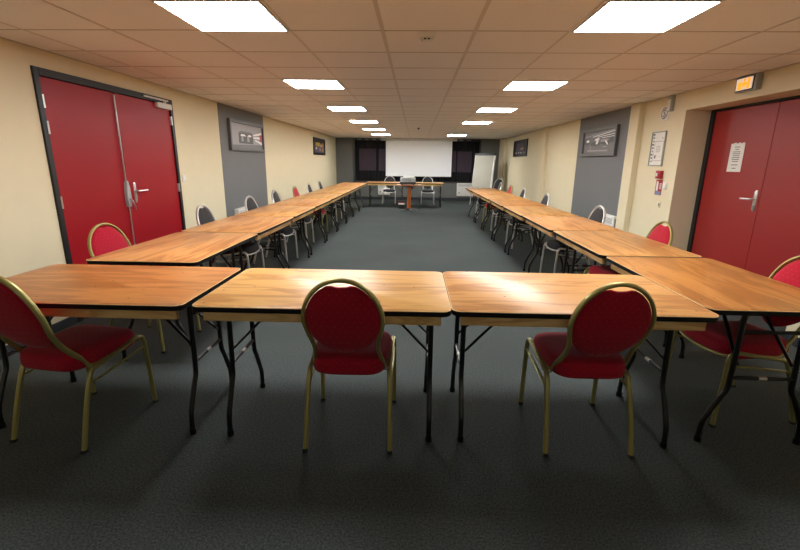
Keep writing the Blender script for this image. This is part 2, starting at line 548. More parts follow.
# ---- lit exit sign above
t = thing('exit_sign', 'glowing orange emergency exit sign above the right door recess', 'sign', (XR, 4.545, 2.16))
bm = bmesh.new(); box(bm, -.055, 0, -.14, .13, -.065, .07, .008)
obj('housing', bm, M['grey_plastic'], t)
bm = bmesh.new(); box(bm, -.06, -.05, -.115, .125, -.06, .064, .003, 1)
obj('sign_border', bm, M['dark_plastic'], t)
bm = bmesh.new(); box(bm, -.063, -.056, -.10, .11, -.05, .054)
g = obj('lit_panel', bm, M['exit_white'], t)
bm = bmesh.new()      # running figure and doorway in orange
def dsc(cy, cz, r): cyl(bm, (-.0645, cy, cz), r, .003, 'x', 14)
dsc(.0, .035, .014)
for a, b_ in (((.0, .02), (-.005, -.01)), ((.0, .015), (.035, .0)), ((.0, .018), (-.03, .0)), ((-.005, -.01), (.025, -.04)), ((-.005, -.01), (-.035, -.035))):
    tube(bm, [(-.0645, a[0], a[1]), (-.0645, b_[0], b_[1])], .018, .003)
box(bm, -.066, -.063, -.07, -.04, -.045, .048); box(bm, -.066, -.063, .04, .08, -.045, .02)
box(bm, -.0645, -.063, -.04, .04, -.01, .012)
obj('pictogram', bm, M['exit_glow'], t)

# ---- small things by the recess
t = thing('emergency_lamp', 'small pale box fixed under the ceiling beside the recess', 'emergency lamp', (XR, 5.83, 2.14))
bm = bmesh.new(); box(bm, -.05, 0, -.04, .04, -.09, .095, .006); obj('housing', bm, M['grey_plastic'], t)
bm = bmesh.new(); box(bm, -.053, -.048, -.03, .03, -.08, .05, .002, 1); obj('lens', bm, M['white_plastic'], t)
t = thing('pictogram_sign', 'small square white sign with a round S shaped symbol near the ceiling', 'sign', (XR, 5.985, 2.045))
bm = bmesh.new(); box(bm, -.004, 0, -.1, .1, -.085, .085, .001, 1); obj('plate', bm, M['paper'], t)
bm = bmesh.new()
tube(bm, [(-.006, .065 * math.cos(a * PI / 12), .065 * math.sin(a * PI / 12)) for a in range(24)], .012, .003, closed=True, up=(1, 0, 0))
tube(bm, smooth_path([(-.006, -.024, .028), (-.006, 0, .042), (-.006, .024, .026), (-.006, 0, 0), (-.006, -.024, -.026), (-.006, 0, -.042), (-.006, .024, -.028)]), .014, .003, up=(1, 0, 0))
obj('symbol', bm, M['ink'], t)
t = thing('evacuation_plan', 'framed evacuation plan with floor drawing between pillar and door recess', 'wall plan', (XR, 6.02, 1.615))
W2, H2 = .165, .215
bm = bmesh.new()
for q in ((-W2, W2, H2 - .014, H2), (-W2, W2, -H2, -H2 + .014), (-W2, -W2 + .014, -H2, H2), (W2 - .014, W2, -H2, H2)):
    box(bm, -.02, 0, q[0], q[1], q[2], q[3], .002, 1)
obj('frame', bm, M['plan_frame'], t)
bm = bmesh.new(); box(bm, -.008, -.001, -W2 + .01, W2 - .01, -H2 + .01, H2 - .01); obj('print', bm, M['paper'], t)
bm = bmesh.new()
for i in range(9): box(bm, -.0092, -.008, .10, .145 - .01 * (i % 3), .17 - i * .042, .19 - i * .042)
for q in ((-.13, .08, .09, .094), (-.13, -.127, -.15, .09), (.077, .08, -.15, .09), (-.13, .08, -.15, -.146)): box(bm, -.0092, -.008, *q)
for q in ((-.06, .02, .03, .034), (-.06, .02, -.04, -.036), (-.06, -.056, -.04, .034), (.016, .02, -.04, .034), (-.02, -.017, -.04, .034), (-.06, .02, -.005, -.002), (-.1, -.06, -.1, -.096), (0, .05, -.09, -.086), (.02, .05, -.12, -.08), (-.1, -.085, .12, .14)): box(bm, -.0092, -.008, *q)
obj('drawing', bm, M['ink'], t)
t = thing('fire_call_point', 'red fire alarm call point with white window below the evacuation plan', 'alarm', (XR, 5.85, 1.295))
bm = bmesh.new(); box(bm, -.045, 0, -.055, .055, -.05, .05, .006); obj('housing', bm, M['red_plastic'], t)
bm = bmesh.new(); box(bm, -.049, -.043, .005, .04, -.022, .018, .003, 1); obj('press_window', bm, M['white_plastic'], t)
t = thing('safety_card', 'red, white and blue safety card below the fire call point', 'sign', (XR, 5.86, 1.135))
bm = bmesh.new(); box(bm, -.004, 0, -.075, .075, -.095, .095); obj('card', bm, M['red_plastic'], t)
bm = bmesh.new(); box(bm, -.0055, -.004, .012, .055, -.045, .075); box(bm, -.0055, -.004, -.062, -.02, -.02, .055)
obj('text_panel', bm, M['paper'], t)
bm = bmesh.new()
for i in range(5): box(bm, -.0065, -.0055, -.058, -.026, .04 - i * .013, .046 - i * .013)
obj('text_lines', bm, M['red_plastic'], t)
bm = bmesh.new(); box(bm, -.0055, -.004, -.07, .07, -.092, -.05); obj('blue_band', bm, M['ink_blue'], t)
def switch(name, x, y, z, s, label, cat):
    t = thing(name, label, cat, (x, y, z))
    bm = bmesh.new(); xs = sorted((0, s * .012)); box(bm, xs[0], xs[1], -.042, .042, -.042, .042, .003); obj('plate', bm, M['white_plastic'], t)
    bm = bmesh.new(); xs = sorted((s * .01, s * .016)); box(bm, xs[0], xs[1], -.024, .024, -.024, .024, .002, 1); obj('rocker', bm, M['paper'], t)
switch('light_switch', XR, 5.72, 1.16, -1, 'white light switch beside the safety card on the right wall', 'light switch')
switch('light_switch', XL, 5.67, 1.175, 1, 'white light switch right of the red double door on the left wall', 'light switch')
t = thing('wall_socket', 'small beige socket low on the right wall near the recess', 'socket', (XR, 5.79, .925))
bm = bmesh.new(); box(bm, -.01, 0, -.035, .035, -.035, .035, .003); obj('plate', bm, M['cream'], t)
bm = bmesh.new(); cyl(bm, (-.0105, -.008, 0), .014, .003, 'x'); obj('outlet', bm, M['ink'], t)

# ---- wall pictures
def picture(name, side, y0, y1, z0, z1, fm, fw, depth, label, shapes, bg, group=None):
    x = XL + .006 if side < 0 else XR - .006
    if y0 > 9.5: x = XL if side < 0 else XR
    t = thing(name, label, 'picture', (x, (y0 + y1) / 2, (z0 + z1) / 2))
    s = 1 if side < 0 else -1
    hw, hh = (y1 - y0) / 2, (z1 - z0) / 2
    def bx(bm, u0, u1, v0, v1, d0, d1, bev=0):
        xs = sorted((s * d0, s * d1)); us = sorted((s * u0, s * u1))   # u runs left to right as seen from the room: +Y on the left wall
        box(bm, xs[0], xs[1], us[0], us[1], v0, v1, bev, 1)
    bm = bmesh.new()
    bx(bm, -hw, hw, hh - fw, hh, 0, depth, .003); bx(bm, -hw, hw, -hh, -hh + fw, 0, depth, .003)
    bx(bm, -hw, -hw + fw, -hh + fw, hh - fw, 0, depth, .003); bx(bm, hw - fw, hw, -hh + fw, hh - fw, 0, depth, .003)
    obj('frame', bm, M[fm], t)
    bm = bmesh.new(); bx(bm, -hw + fw * .8, hw - fw * .8, -hh + fw * .8, hh - fw * .8, 0.001, depth * .45)
    obj('print', bm, M[bg], t)
    iw, ih = hw - fw, hh - fw
    for i, (mt, pts) in enumerate(shapes):
        bm = bmesh.new()
        d0 = depth * .45 + .0002; d1 = d0 + .0006 + .0002 * i
        A = [bm.verts.new((s * d0, s * u * iw, v * ih)) for u, v in pts]
        B = [bm.verts.new((s * d1, s * u * iw, v * ih)) for u, v in pts]
        n = len(pts)
        bm.faces.new(A); bm.faces.new(B)
        for k in range(n): bm.faces.new((A[k], A[(k + 1) % n], B[(k + 1) % n], B[k]))
        obj('printed_shape', bm, M[mt], t)
    return t
def blob(cx, cy, rx, ry, n=14, j=0.15, rot=0):
    out = []
    for k in range(n):
        a = 2 * PI * k / n; r = 1 + random.uniform(-j, j)
        x, y = rx * r * math.cos(a), ry * r * math.sin(a)
        out.append((cx + x * math.cos(rot) - y * math.sin(rot), cy + x * math.sin(rot) + y * math.cos(rot)))
    return out
def quad(x0, y0, x1, y1, w): # streak
    return [(x0, y0 - w), (x1, y1 - w), (x1, y1 + w), (x0, y0 + w)]
shL = [('pic_mid', [(-1, -1), (1, -1), (1, -.62), (-.3, -.72), (-1, -.8)]),
       ('pic_dark', [(-.55, -.62), (.35, -.62), (.35, .25), (-.55, .25)]),
       ('pic_mid', [(-.55, .25), (.35, .25), (.2, .42), (-.4, .42)]),
       ('pic_grey', [(-.4, -.45), (-.28, -.45), (-.28, .1), (-.4, .1)]), ('pic_grey', [(-.05, -.45), (.1, -.45), (.1, .1), (-.05, .1)]),
       ('pic_white', [(-.45, .0), (-.1, .0), (-.2, .16), (-.4, .16)]), ('pic_white', [(.0, .0), (.25, .0), (.2, .16), (.05, .16)]),
       ('pic_white', [(.3, .1), (.95, .3), (.95, .55), (.4, .25)]), ('pic_white', [(.35, -.1), (.95, -.1), (.95, .12), (.4, .05)]), ('pic_white', [(.45, -.28), (.95, -.62), (.95, -.42), (.5, -.18)]),
       ('pic_red', [(.82, -.3), (.98, -.3), (.98, .35), (.82, .3)])]
picture('wall_picture', -1, 7.15, 8.72, 1.56, 2.045, 'frame_grey', .05, .05, 'grey framed wide photograph on the left grey strip', shL, 'pic_grey')
shR = [('pic_mid', [(-1, -1), (1, -1), (1, -.55), (-1, -.5)]), ('pic_grey', quad(-.7, -.75, .6, -.8, .07)),
       ('pic_dark', blob(-.15, -.15, .34, .2)), ('pic_dark', blob(.45, -.05, .3, .22)), ('pic_dark', blob(-.75, .1, .22, .3)),
       ('pic_white', blob(-.72, .15, .12, .14)), ('pic_white', blob(-.1, .25, .16, .1, rot=.4)), ('pic_white', blob(-.08, .0, .07, .22, rot=-.2)), ('pic_grey', blob(.35, .1, .25, .12)),
       ('pic_white', blob(.5, -.1, .05, .22, rot=.4)), ('pic_dark', blob(.8, .1, .12, .28)), ('pic_grey', blob(-.5, -.5, .03, .18)), ('pic_grey', blob(.4, -.45, .12, .04)),
       ('pic_white', quad(-.4, .5, .95, .85, .03)), ('pic_white', quad(-.1, .45, .95, .6, .025)), ('pic_grey', quad(-.9, .55, .9, .95, .04)), ('pic_white', quad(.2, .35, .95, .4, .02))]
picture('wall_picture', 1, 7.2, 8.63, 1.545, 2.01, 'frame_grey', .05, .05, 'grey framed black and white photograph on the right grey strip', shR, 'pic_mid')
shl2 = [('pic_violet', [(-.9, -.9), (.9, -.9), (.9, .0), (-.9, .1)]), ('pic_yellow', blob(-.25, .3, .5, .3)), ('pic_tan', blob(.6, .25, .18, .4)), ('pic_white', blob(.3, .1, .1, .14)),
        ('pic_white', blob(-.6, -.3, .12, .18)), ('pic_tan', blob(.1, -.4, .14, .3)), ('pic_yellow', blob(.6, -.5, .12, .25))]
picture('wall_picture', -1, 13.1, 14.7, 1.58, 2.07, 'frame_black', .05, .03, 'small black framed colourful picture far down the left wall', shl2, 'pic_black')
shr2 = [('pic_violet', [(-.7, -.5), (.3, -.5), (.5, .8), (-.5, .8)]), ('pic_dark', blob(.1, .2, .5, .4)), ('pic_tan', blob(.3, -.1, .25, .2)),
        ('pic_white', blob(-.6, -.72, .12, .12)), ('pic_white', blob(-.2, -.7, .1, .1)), ('pic_white', blob(.15, -.74, .12, .1)), ('pic_grey', blob(.6, -.7, .14, .12))]
picture('wall_picture', 1, 12.95, 14.7, 1.6, 2.08, 'frame_black', .06, .03, 'small black framed dark picture far down the right wall', shr2, 'pic_black')

# ------------------------------------------------------------------ ceiling fittings
px = [(-1.436, -.836), (.964, 1.564)]
ordn = ['first', 'second', 'third', 'fourth', 'fifth', 'sixth', 'seventh', 'eighth', 'ninth', 'tenth']
proto = None
for s, (a, b_) in enumerate(px):
    for k in range(6):
        if s == 1 and k == 4: continue
        y1 = 3.15 + 4 * PY * k; y0 = y1 - PY
        loc = ((a + b_) / 2, (y0 + y1) / 2, HC)
        side = 'left' if s == 0 else 'right'
        lab = 'square lit ceiling panel, %s from the front in the %s row' % (ordn[k] if not (s == 1 and k == 5) else 'farthest', side)
        if s == 1 and k == 5: lab = 'square lit ceiling panel, farthest in the right row'
        if proto is None:
            proto = thing('ceiling_light', lab, 'ceiling light', loc, 0, 'ceiling light panels')
            hw, hy = .289, PY / 2 - .008
            bm = bmesh.new()
            for q in ((-hw, hw, hy - .012, hy), (-hw, hw, -hy, -hy + .012), (-hw, -hw + .012, -hy + .012, hy - .012), (hw - .012, hw, -hy + .012, hy - .012)):
                box(bm, *q, -.012, -.0005, .002, 1)
            obj('frame', bm, M['white_plastic'], proto)
            bm = bmesh.new(); box(bm, -hw + .012, hw - .012, -hy + .012, hy - .012, -.009, -.002)
            obj('diffuser', bm, M['light'], proto)
        else:
            q = dup(proto, loc, 0, lab)
            if k == 5:
                for c in q.children:
                    if c.name.startswith('diffuser'):
                        c.data = c.data.copy(); c.data.materials[0] = M['light_bright']
for s, (a, b_) in enumerate(px):
    lab = 'square ceiling panel behind the viewer, %s row' % ('left', 'right')[s]
    q = thing('ceiling_light', lab, 'ceiling light', ((a + b_) / 2, 3.15 - 8 * PY - PY / 2, HC), 0, 'ceiling light panels')
    for ch in proto.children:
        c = ch.copy(); COL.objects.link(c); c.parent = q
        if ch.name.startswith('diffuser'):
            c.data = ch.data.copy(); c.data.materials[0] = M['light_dim']
t = thing('smoke_detector', 'round white smoke detector on the ceiling near the front', 'smoke detector', (.054, 3.225, HC))
bm = bmesh.new(); cyl(bm, (0, 0, -.016), .052, .026, 'z', 28, .058); obj('base', bm, M['white_plastic'], t)
bm = bmesh.new()
cyl(bm, (0, 0, -.045), .03, .008, 'z', 24, .036)
for k in range(8):
    a = k * PI / 4; cyl(bm, (.034 * math.cos(a), .034 * math.sin(a), -.036), .005, .02, 'z', 8)
obj('sensor_head', bm, M['white_plastic'], t)
bm = bmesh.new(); cyl(bm, (0, 0, -.034), .024, .016, 'z', 20); obj('sensor_chamber', bm, M['dark_plastic'], t)
bm = bmesh.new(); cyl(bm, (0, 0, -.009), .03, .014, 'z', 16, .035); cyl(bm, (0, 0, -.03), .012, .03, 'z', 10)
tag(obj('sprinkler_head', bm, M['dark_plastic'], loc=(.04, 11.6, HC - .003)), 'tiny dark sprinkler head on the ceiling before the screen', 'sprinkler')

# ------------------------------------------------------------------ folding tables
TL, TW, TH = 1.215, 0.76, 0.76
def make_table(apron=True, top='table_wood_pale'):
    t = thing('folding_table', 'x', 'table')
    hx, hy = TL / 2, TW / 2
    bm = bmesh.new(); prism(bm, rrect(hx - .0035, hy - .0035, .045), TH - .014, TH, .002, 2)
    obj('tabletop', bm, [M[top]], t)
    bm = bmesh.new()
    o, i = rrect(hx, hy, .048), rrect(hx - .0045, hy - .0045, .044)
    n = len(o)
    R = []
    for z, P in ((TH - .0046, i), (TH - .0046, o), (TH - .0012, o), (TH - .0012, i)):
        R.append([bm.verts.new((p[0], p[1], z)) for p in P])
    for a in range(4):
        for k in range(n):
            bm.faces.new((R[a][k], R[a][(k + 1) % n], R[(a + 1) % 4][(k + 1) % n], R[(a + 1) % 4][k]))
    obj('worn_edge', bm, M['edge_wood'], t)
    bm = bmesh.new(); prism(bm, o, TH - .027, TH - .0047); obj('edging', bm, M['edging'], t)
    for s in (-1, 1):
        bm = bmesh.new(); box(bm, -hx + .1, hx - .1, s * (hy - .11) - .012, s * (hy - .11) + .012, TH - .062, TH - .0275)
        obj('underframe_rail', bm, M['black_metal'], t)
    for s in (-1, 1) if apron else ():
        bm = bmesh.new(); box(bm, -hx + .045, hx - .045, s * (hy - .05) - .014, s * (hy - .05) + .014, TH - .083, TH - .0275, .004)
        obj('apron', bm, M['pine'], t)
    for sx in (-1, 1):
        x = sx * .525
        for sy in (-1, 1):
            bm = bmesh.new()
            tube(bm, smooth_path([(x, sy * .15, TH - .029), (x, sy * .154, .50), (x, sy * .158, .34), (x, sy * .166, .295), (x, sy * .185, .262), (x, sy * .234, .158), (x, sy * .25, .12), (x, sy * .256, .07), (x, sy * .256, .004)], 4), .027, .027, n=10, square=False)
            lg = obj('leg', bm, M['black_metal'], t)
            bm = bmesh.new(); cyl(bm, (x, sy * .256, .014), .017, .028, 'z', 12); obj('foot_cap', bm, M['edging'], lg)
            bm = bmesh.new(); tube(bm, [(x, sy * .135, .44), (sx * .25, sy * .10, TH - .04)], .019, .012)
            obj('brace', bm, M['black_metal'], t)
        bm = bmesh.new(); tube(bm, [(x, -.158, .37), (x, .158, .37)], .02, .02, n=8, square=False)
        cb = obj('crossbar', bm, M['black_metal'], t)
        bm = bmesh.new(); tube(bm, [(x, -.02, .37), (x, .02, .37)], .024, .024, n=10, square=False)
        obj('lock_ring', bm, M['steel'], cb)
        bm = bmesh.new(); tube(bm, [(x, -.15, .62), (x, .15, .62)], .02, .02, n=8, square=False)
        obj('crossbar', bm, M['black_metal'], t)
    return t
tabA = make_table(True)
tabB = make_table(False)
tabC = make_table(True, 'table_wood')
used = {}
def place_table(x, y, rz, label, group, apron=True, dark=False):
    src = tabC if dark else tabA if apron else tabB
    if id(src) not in used:
        used[id(src)] = 1
        src.location = (x, y, 0); src.rotation_euler = (0, 0, rz); src['label'] = label; src['group'] = group
        return src
    return dup(src, (x, y, 0), rz, label, group)
G1 = 'front row of folding tables'
place_table(-.432, 2.275, 0.004, 'wooden folding table in the middle of the front row', G1)
place_table(-1.685, 2.275, 0.0, 'wooden folding table at the left end of the front row', G1, dark=True)
place_table(.786, 2.29, 0.002, 'wooden folding table at the right end of the front row', G1)
PT = 1.252
for k in range(9):
    y = 2.77 + PT * k + TL / 2
    place_table(-1.82 - .007 * (y - 3.4), y, PI / 2 + .003 * (-1) ** k, 'wooden folding table, %s from the front in the left row' % ordn[k], 'left row of folding tables', k > 0)
for k in range(8):
    y = 2.018 + PT * k + TL / 2
    place_table(1.784 - .009 * (y - 2.6), y, PI / 2 - .003 * (-1) ** k, 'wooden folding table, %s from the front in the right row' % ordn[k], 'right row of folding tables', dark=k in (0, 4))
for k, (x, lb) in enumerate(((-.96, 'left'), (.28, 'right'))):
    place_table(x, 14.5, 0, 'wooden folding table before the screen, %s one of the pair' % lb, 'head tables before the screen')

# ------------------------------------------------------------------ banquet chairs
def backy(z):
    return -.10 - .285 * (1 - math.exp(-(z - .42) / .27))
def make_chair(fab, met, nm):
    t = thing('banquet_chair', 'x', 'chair')
    # seat cushion: rings from the underside over the domed top
    bm = bmesh.new()
    def outline(s, n=40):
        out = []
        for k in range(n):
            a = 2 * PI * k / n
            c, d = math.cos(a), math.sin(a)
            e = 0.42
            x = abs(c) ** e * (1 if c > 0 else -1); y = abs(d) ** e * (1 if d > 0 else -1)
            hw = .196 + .016 * y
            out.append((x * hw * s, 0.015 + y * .212 * s))
        return out
    prof = [(0.0, .396), (.94, .396), (.985, .402), (1.0, .416), (1.0, .454), (.975, .472), (.90, .484), (.7, .491), (.4, .495), (.0, .496)]
    prev = None
    for s, z in prof:
        if s == 0.0:
            ring = [bm.verts.new((0, .015, z))]
        else:
            ring = [bm.verts.new((x, y, z)) for x, y in outline(s)]
        if prev is not None:
            if len(prev) == 1:
                for k in range(len(ring)): bm.faces.new((prev[0], ring[k], ring[(k + 1) % len(ring)]))
            elif len(ring) == 1:
                for k in range(len(prev)): bm.faces.new((prev[k], prev[(k + 1) % len(prev)], ring[0]))
            else:
                for k in range(len(ring)): bm.faces.new((prev[k], prev[(k + 1) % len(prev)], ring[(k + 1) % len(ring)], ring[k]))
        prev = ring
    obj('seat', bm, fab, t, 60)
    # oval back cushion
    bm = bmesh.new()
    n = 48
    def oval(s):
        out = []
        for k in range(n):
            a = 2 * PI * k / n
            x = .171 * math.cos(a); z = .196 * math.sin(a)
            if math.sin(a) < 0: x *= 1 - .06 * math.sin(a) ** 2
            if z > 0 and abs(x) < .05: z -= .019 * (1 - (x / .05) ** 2)     # hand grip at the top
            out.append((x * s, .712 + z * s))
        return out
    prof = [(0, -.022), (.5, -.021), (.85, -.018), (.97, -.010), (1.0, 0.0), (.97, .008), (.85, .014), (.5, .018), (0, .019)]
    prev = None
    for s, d in prof:
        if s == 0:
            ring = [bm.verts.new((0, backy(.712) + d, .712))]
        else:
            ring = [bm.verts.new((x, backy(z) + d, z)) for x, z in oval(s)]
        if prev is not None:
            if len(prev) == 1:
                for k in range(n): bm.faces.new((prev[0], ring[k], ring[(k + 1) % n]))
            elif len(ring) == 1:
                for k in range(n): bm.faces.new((prev[k], prev[(k + 1) % n], ring[0]))
            else:
                for k in range(n): bm.faces.new((prev[k], prev[(k + 1) % n], ring[(k + 1) % n], ring[k]))
        prev = ring
    obj('backrest', bm, fab, t, 60)
    # hoop
    half = [(.186, .03, .422), (.184, -.03, .404), (.181, -.075, .396), (.176, -.108, .410), (.170, backy(.45) - .002, .45), (.160, backy(.50), .50), (.153, backy(.55), .55), (.157, backy(.60), .60), (.169, backy(.65), .65)]
    for a in range(0, 91, 15):
        r = math.radians(a)
        z = .715 + .207 * math.sin(r)
        half.append((.1805 * math.cos(r), backy(z), z))
    pts = half + [(-x, y, z) for x, y, z in half[:-1][::-1]]
    bm = bmesh.new(); tube(bm, smooth_path(pts, 4), .025, .019, up=(1, 0, 0))
    obj('back_frame', bm, met, t, 50)
    bm = bmesh.new()
    for s in (-1, 1):
        tube(bm, smooth_path([(s * .203, -.12, .385), (s * .203, -.07, .396), (s * .205, .06, .418), (s * .209, .17, .440), (s * .212, .212, .432), (s * .214, .228, .395)], 5), .02, .024, up=(1, 0, 0))
    tube(bm, smooth_path([(-.211, .20, .424), (-.15, .222, .408), (0, .236, .400), (.15, .222, .408), (.211, .20, .424)], 5), .018, .016); tube(bm, [(-.2, -.06, .392), (.2, -.06, .392)], .02, .016)
    obj('seat_frame', bm, met, t, 50)
    for s in (-1, 1):
        bm = bmesh.new(); tube(bm, [(s * .214, .226, .402), (s * .215, .236, .2), (s * .217, .244, .006)], .022, .024, up=(1, 0, 0))
        lg = obj('leg', bm, met, t, 50)
        bm = bmesh.new(); box(bm, s * .217 - .0125, s * .217 + .0125, .244 - .0135, .244 + .0135, 0, .016, .002, 1); obj('foot_cap', bm, M['dark_plastic'], lg)
        bm = bmesh.new(); tube(bm, smooth_path([(s * .203, -.085, .396), (s * .203, -.118, .382), (s * .205, -.146, .33), (s * .209, -.195, .18), (s * .213, -.242, .006)], 5), .022, .024, up=(1, 0, 0))
        lg = obj('leg', bm, met, t, 50)
        bm = bmesh.new(); box(bm, s * .213 - .0125, s * .213 + .0125, -.242 - .0135, -.242 + .0135, 0, .016, .002, 1); obj('foot_cap', bm, M['dark_plastic'], lg)
        bm = bmesh.new(); tube(bm, [(s * .206, -.150, .322), (s * .213, .225, .372)], .012, .016, up=(1, 0, 0))
        obj('stretcher', bm, met, t, 50)
        bm = bmesh.new(); cyl(bm, (s * .190, -.10, .394), .009, .03, 'x', 10)
        obj('bolt', bm, M['steel'], t, 50)
    return t
red = make_chair(M['red_fabric'], M['gold'], 'red')
blk = make_chair(M['black_fabric'], M['silver'], 'black')
cused = set()
def place_chair(kind, x, y, deg, label, group):
    src = red if kind == 'r' else blk
    rz = math.radians(deg)
    if kind not in cused:
        cused.add(kind)
        src.location = (x, y, 0); src.rotation_euler = (0, 0, rz); src['label'] = label; src['group'] = group
    else:
        dup(src, (x, y, 0), rz, label, group)
RG = 'red round-back chair with gold frame '
BS = 'black round-back chair with silver frame '
place_chair('r', -.318, 2.150, 0.5, RG + 'tucked under the middle front table', 'red and gold chairs')
place_chair('r', .885, 2.178, 1, RG + 'tucked under the right front table', 'red and gold chairs')
place_chair('r', -1.79, 2.108, -9, RG + 'at the left front table, cut by the picture edge', 'red and gold chairs')
place_chair('r', 1.907, 2.475, 96, RG + 'at the right row, nearest the viewer', 'red and gold chairs')
place_chair('r', -2.08, 3.25, -99, RG + 'before the red double door on the left', 'red and gold chairs')
place_chair('r', 1.885, 3.97, 92, RG + 'beside the recess of the right door', 'red and gold chairs')
GL = 'chairs along the left row'
GR = 'chairs along the right row'
place_chair('b', -2.03, 4.82, -91, BS + 'nearest along the left row, just past the double door', GL)
place_chair('b', -1.98, 6.09, -94, BS + 'second along the left row, before the grey strip', GL)
place_chair('b', -2.02, 7.36, -91, BS + 'third along the left row, right of grey strip', GL)
place_chair('r', -2.02, 8.62, -90, RG + 'between black chairs, far along the left row', GL)
place_chair('b', -2.05, 9.88, -90, BS + 'second from the far end of the left row', GL)
place_chair('b', -2.07, 11.12, -90, BS + 'at the far end of the left row', GL)
place_chair('b', 1.90, 5.40, 95, BS + 'nearest along the right row, before the right grey strip', GR)
place_chair('b', 1.87, 7.55, 92, BS + 'second black one along the right row', GR)
place_chair('b', 1.86, 9.13, 90, BS + 'third black one along the right row', GR)
place_chair('r', 1.86, 10.36, 90, RG + 'among black chairs far along the right row', GR)
place_chair('b', 1.85, 11.6, 88, BS + 'at the far end of the right row of tables', GR)
place_chair('b', 2.44, 14.4, 128, BS + 'standing beside the flip chart', GR)
place_chair('b', -.90, 15.24, 180, BS + 'behind the head tables, left of the projector', 'chairs behind the head tables')
place_chair('b', .41, 15.26, 180, BS + 'behind the head tables, right of the projector', 'chairs behind the head tables')

# ------------------------------------------------------------------ far end
# windows behind the curtains
for i, (a, b_) in enumerate(((-2.15, -1.2), (1.4, 2.2))):
    w = thing('window_%d' % (i + 1), 'window behind the black curtain, %s of the screen' % ('left', 'right')[i], 'window', ((a + b_) / 2, YB, 1.45), kind='structure')
    h = (b_ - a) / 2
    bm = bmesh.new()
    for q in ((-h, h, .6, .65), (-h, h, -.65, -.6), (-h, -h + .05, -.6, .6), (h - .05, h, -.6, .6), (-.02, .02, -.6, .6)):
        box(bm, q[0], q[1], -.04, -.001, q[2], q[3], .004, 1)
    obj('window_frame', bm, M['black_frame'], w)
    bm = bmesh.new(); box(bm, -h + .04, h - .04, -.02, -.01, -.61, .61); obj('pane', bm, M['dark_plastic'], w)
def pleats(bm, x0, x1, z0, z1, y, amp, pitch):
    n = int((x1 - x0) / pitch * 6)
    top = []; bot = []; tb = []; bb = []
    for k in range(n + 1):
        x = x0 + (x1 - x0) * k / n
        yy = y + amp * math.sin(2 * PI * (x - x0) / pitch) + amp * .3 * math.sin(x * 11)
        top.append(bm.verts.new((x, yy, z1))); bot.append(bm.verts.new((x, yy, z0)))
        tb.append(bm.verts.new((x, yy + .004, z1))); bb.append(bm.verts.new((x, yy + .004, z0)))
    for k in range(n):
        bm.faces.new((bot[k], bot[k + 1], top[k + 1], top[k]))
        bm.faces.new((bb[k], tb[k], tb[k + 1], bb[k + 1]))
        bm.faces.new((top[k], top[k + 1], tb[k + 1], tb[k])); bm.faces.new((bot[k], bb[k], bb[k + 1], bot[k + 1]))
    bm.faces.new((bot[0], top[0], tb[0], bb[0])); bm.faces.new((bot[n], bb[n], tb[n], top[n]))
for nm, a, b_, lab, glows in (('l', -2.28, -.92, 'black pleated curtain left of the projection screen', ((-2.13, -1.50, 1.07, 1.86), (-1.40, -1.13, 1.07, 1.86))),
                       ('m', -.90, .90, 'black curtain hanging behind the projection screen', ()),
                       ('r', .92, 2.30, 'black pleated curtain right of the projection screen', ((1.33, 1.47, 1.05, 1.80), (1.52, 2.05, 1.05, 1.80)))):
    t = thing('curtain', lab, 'curtain', (0, 0, 0), 0, 'black curtains')
    bm = bmesh.new(); pleats(bm, a, b_, .70, 2.16, YB - .09, .018, .11); obj('drape', bm, M['curtain'], t)
    bm = bmesh.new(); tube(bm, [(a, YB - .09, 2.19), (b_, YB - .09, 2.19)], .024, .024, n=10, square=False); obj('rail', bm, M['dark_plastic'], t)
    for q in glows:
        bm = bmesh.new(); pleats(bm, q[0], q[1], q[2], q[3], YB - .125, .008, .09); obj('window_glow_panel', bm, M['sheer'], t)  # mauve pleats painted as window light showing through the drape
    if nm != 'm':
        for k in range(4):
            bm = bmesh.new(); x = a + (b_ - a) * (k + .6) / 5
            box(bm, x - .07, x + .07, YB - .113, YB - .109, 2.17, 2.21, .001, 1); obj('heading_clip', bm, M['grey_plastic'], t)

t = thing('projection_screen', 'large white pull-down projection screen on the far wall', 'projection screen', (0, YB - .28, 0))
bm = bmesh.new(); box(bm, -1.12, 1.30, -.002, .002, .90, 2.15); obj('screen_surface', bm, M['screen'], t)
bm = bmesh.new(); box(bm, -1.30, 1.47, -.05, .05, 2.145, 2.235, .012); obj('case', bm, M['white_plastic'], t)
bm = bmesh.new(); tube(bm, [(-1.12, 0, .892), (1.30, 0, .892)], .025, .025, n=10, square=False); obj('bottom_bar', bm, M['white_plastic'], t)

def heater(x, y, w, z0, z1, rz, label, feet=False):
    t = thing('convector_heater', label, 'heater', (x, y, 0), rz, 'white convector heaters')
    bm = bmesh.new(); box(bm, -w / 2, w / 2, -.08, 0, z0, z1, .012); obj('casing', bm, M['white_plastic'], t)
    bm = bmesh.new()
    for k in range(4): box(bm, -w / 2 + .04, w / 2 - .04, -.083, -.078, z1 - .05 - k * .022, z1 - .04 - k * .022)
    obj('grille', bm, M['grey_plastic'], t)
    bm = bmesh.new(); cyl(bm, (-w / 2 + .09, -.086, z0 + .12), .022, .016, 'y', 16); obj('dial', bm, M['dark_plastic'], t)
    bm = bmesh.new(); box(bm, w / 2 - .001, w / 2 + .035, -.06, 0, z0 + .03, z1 - .03, .006); obj('side_shadow', bm, M['dark_plastic'], t)  # dark block in place of the shadow on the casing's side
heater(1.92, YB, .74, .17, .655, 0, 'white convector heater below the right curtain on the far wall')
heater(-1.20, YB, .46, .17, .56, 0, 'white convector heater below the left curtain on the far wall')
heater(XL + .006, 7.38, .46, .17, .63, PI / 2, 'white convector heater on the left grey strip')
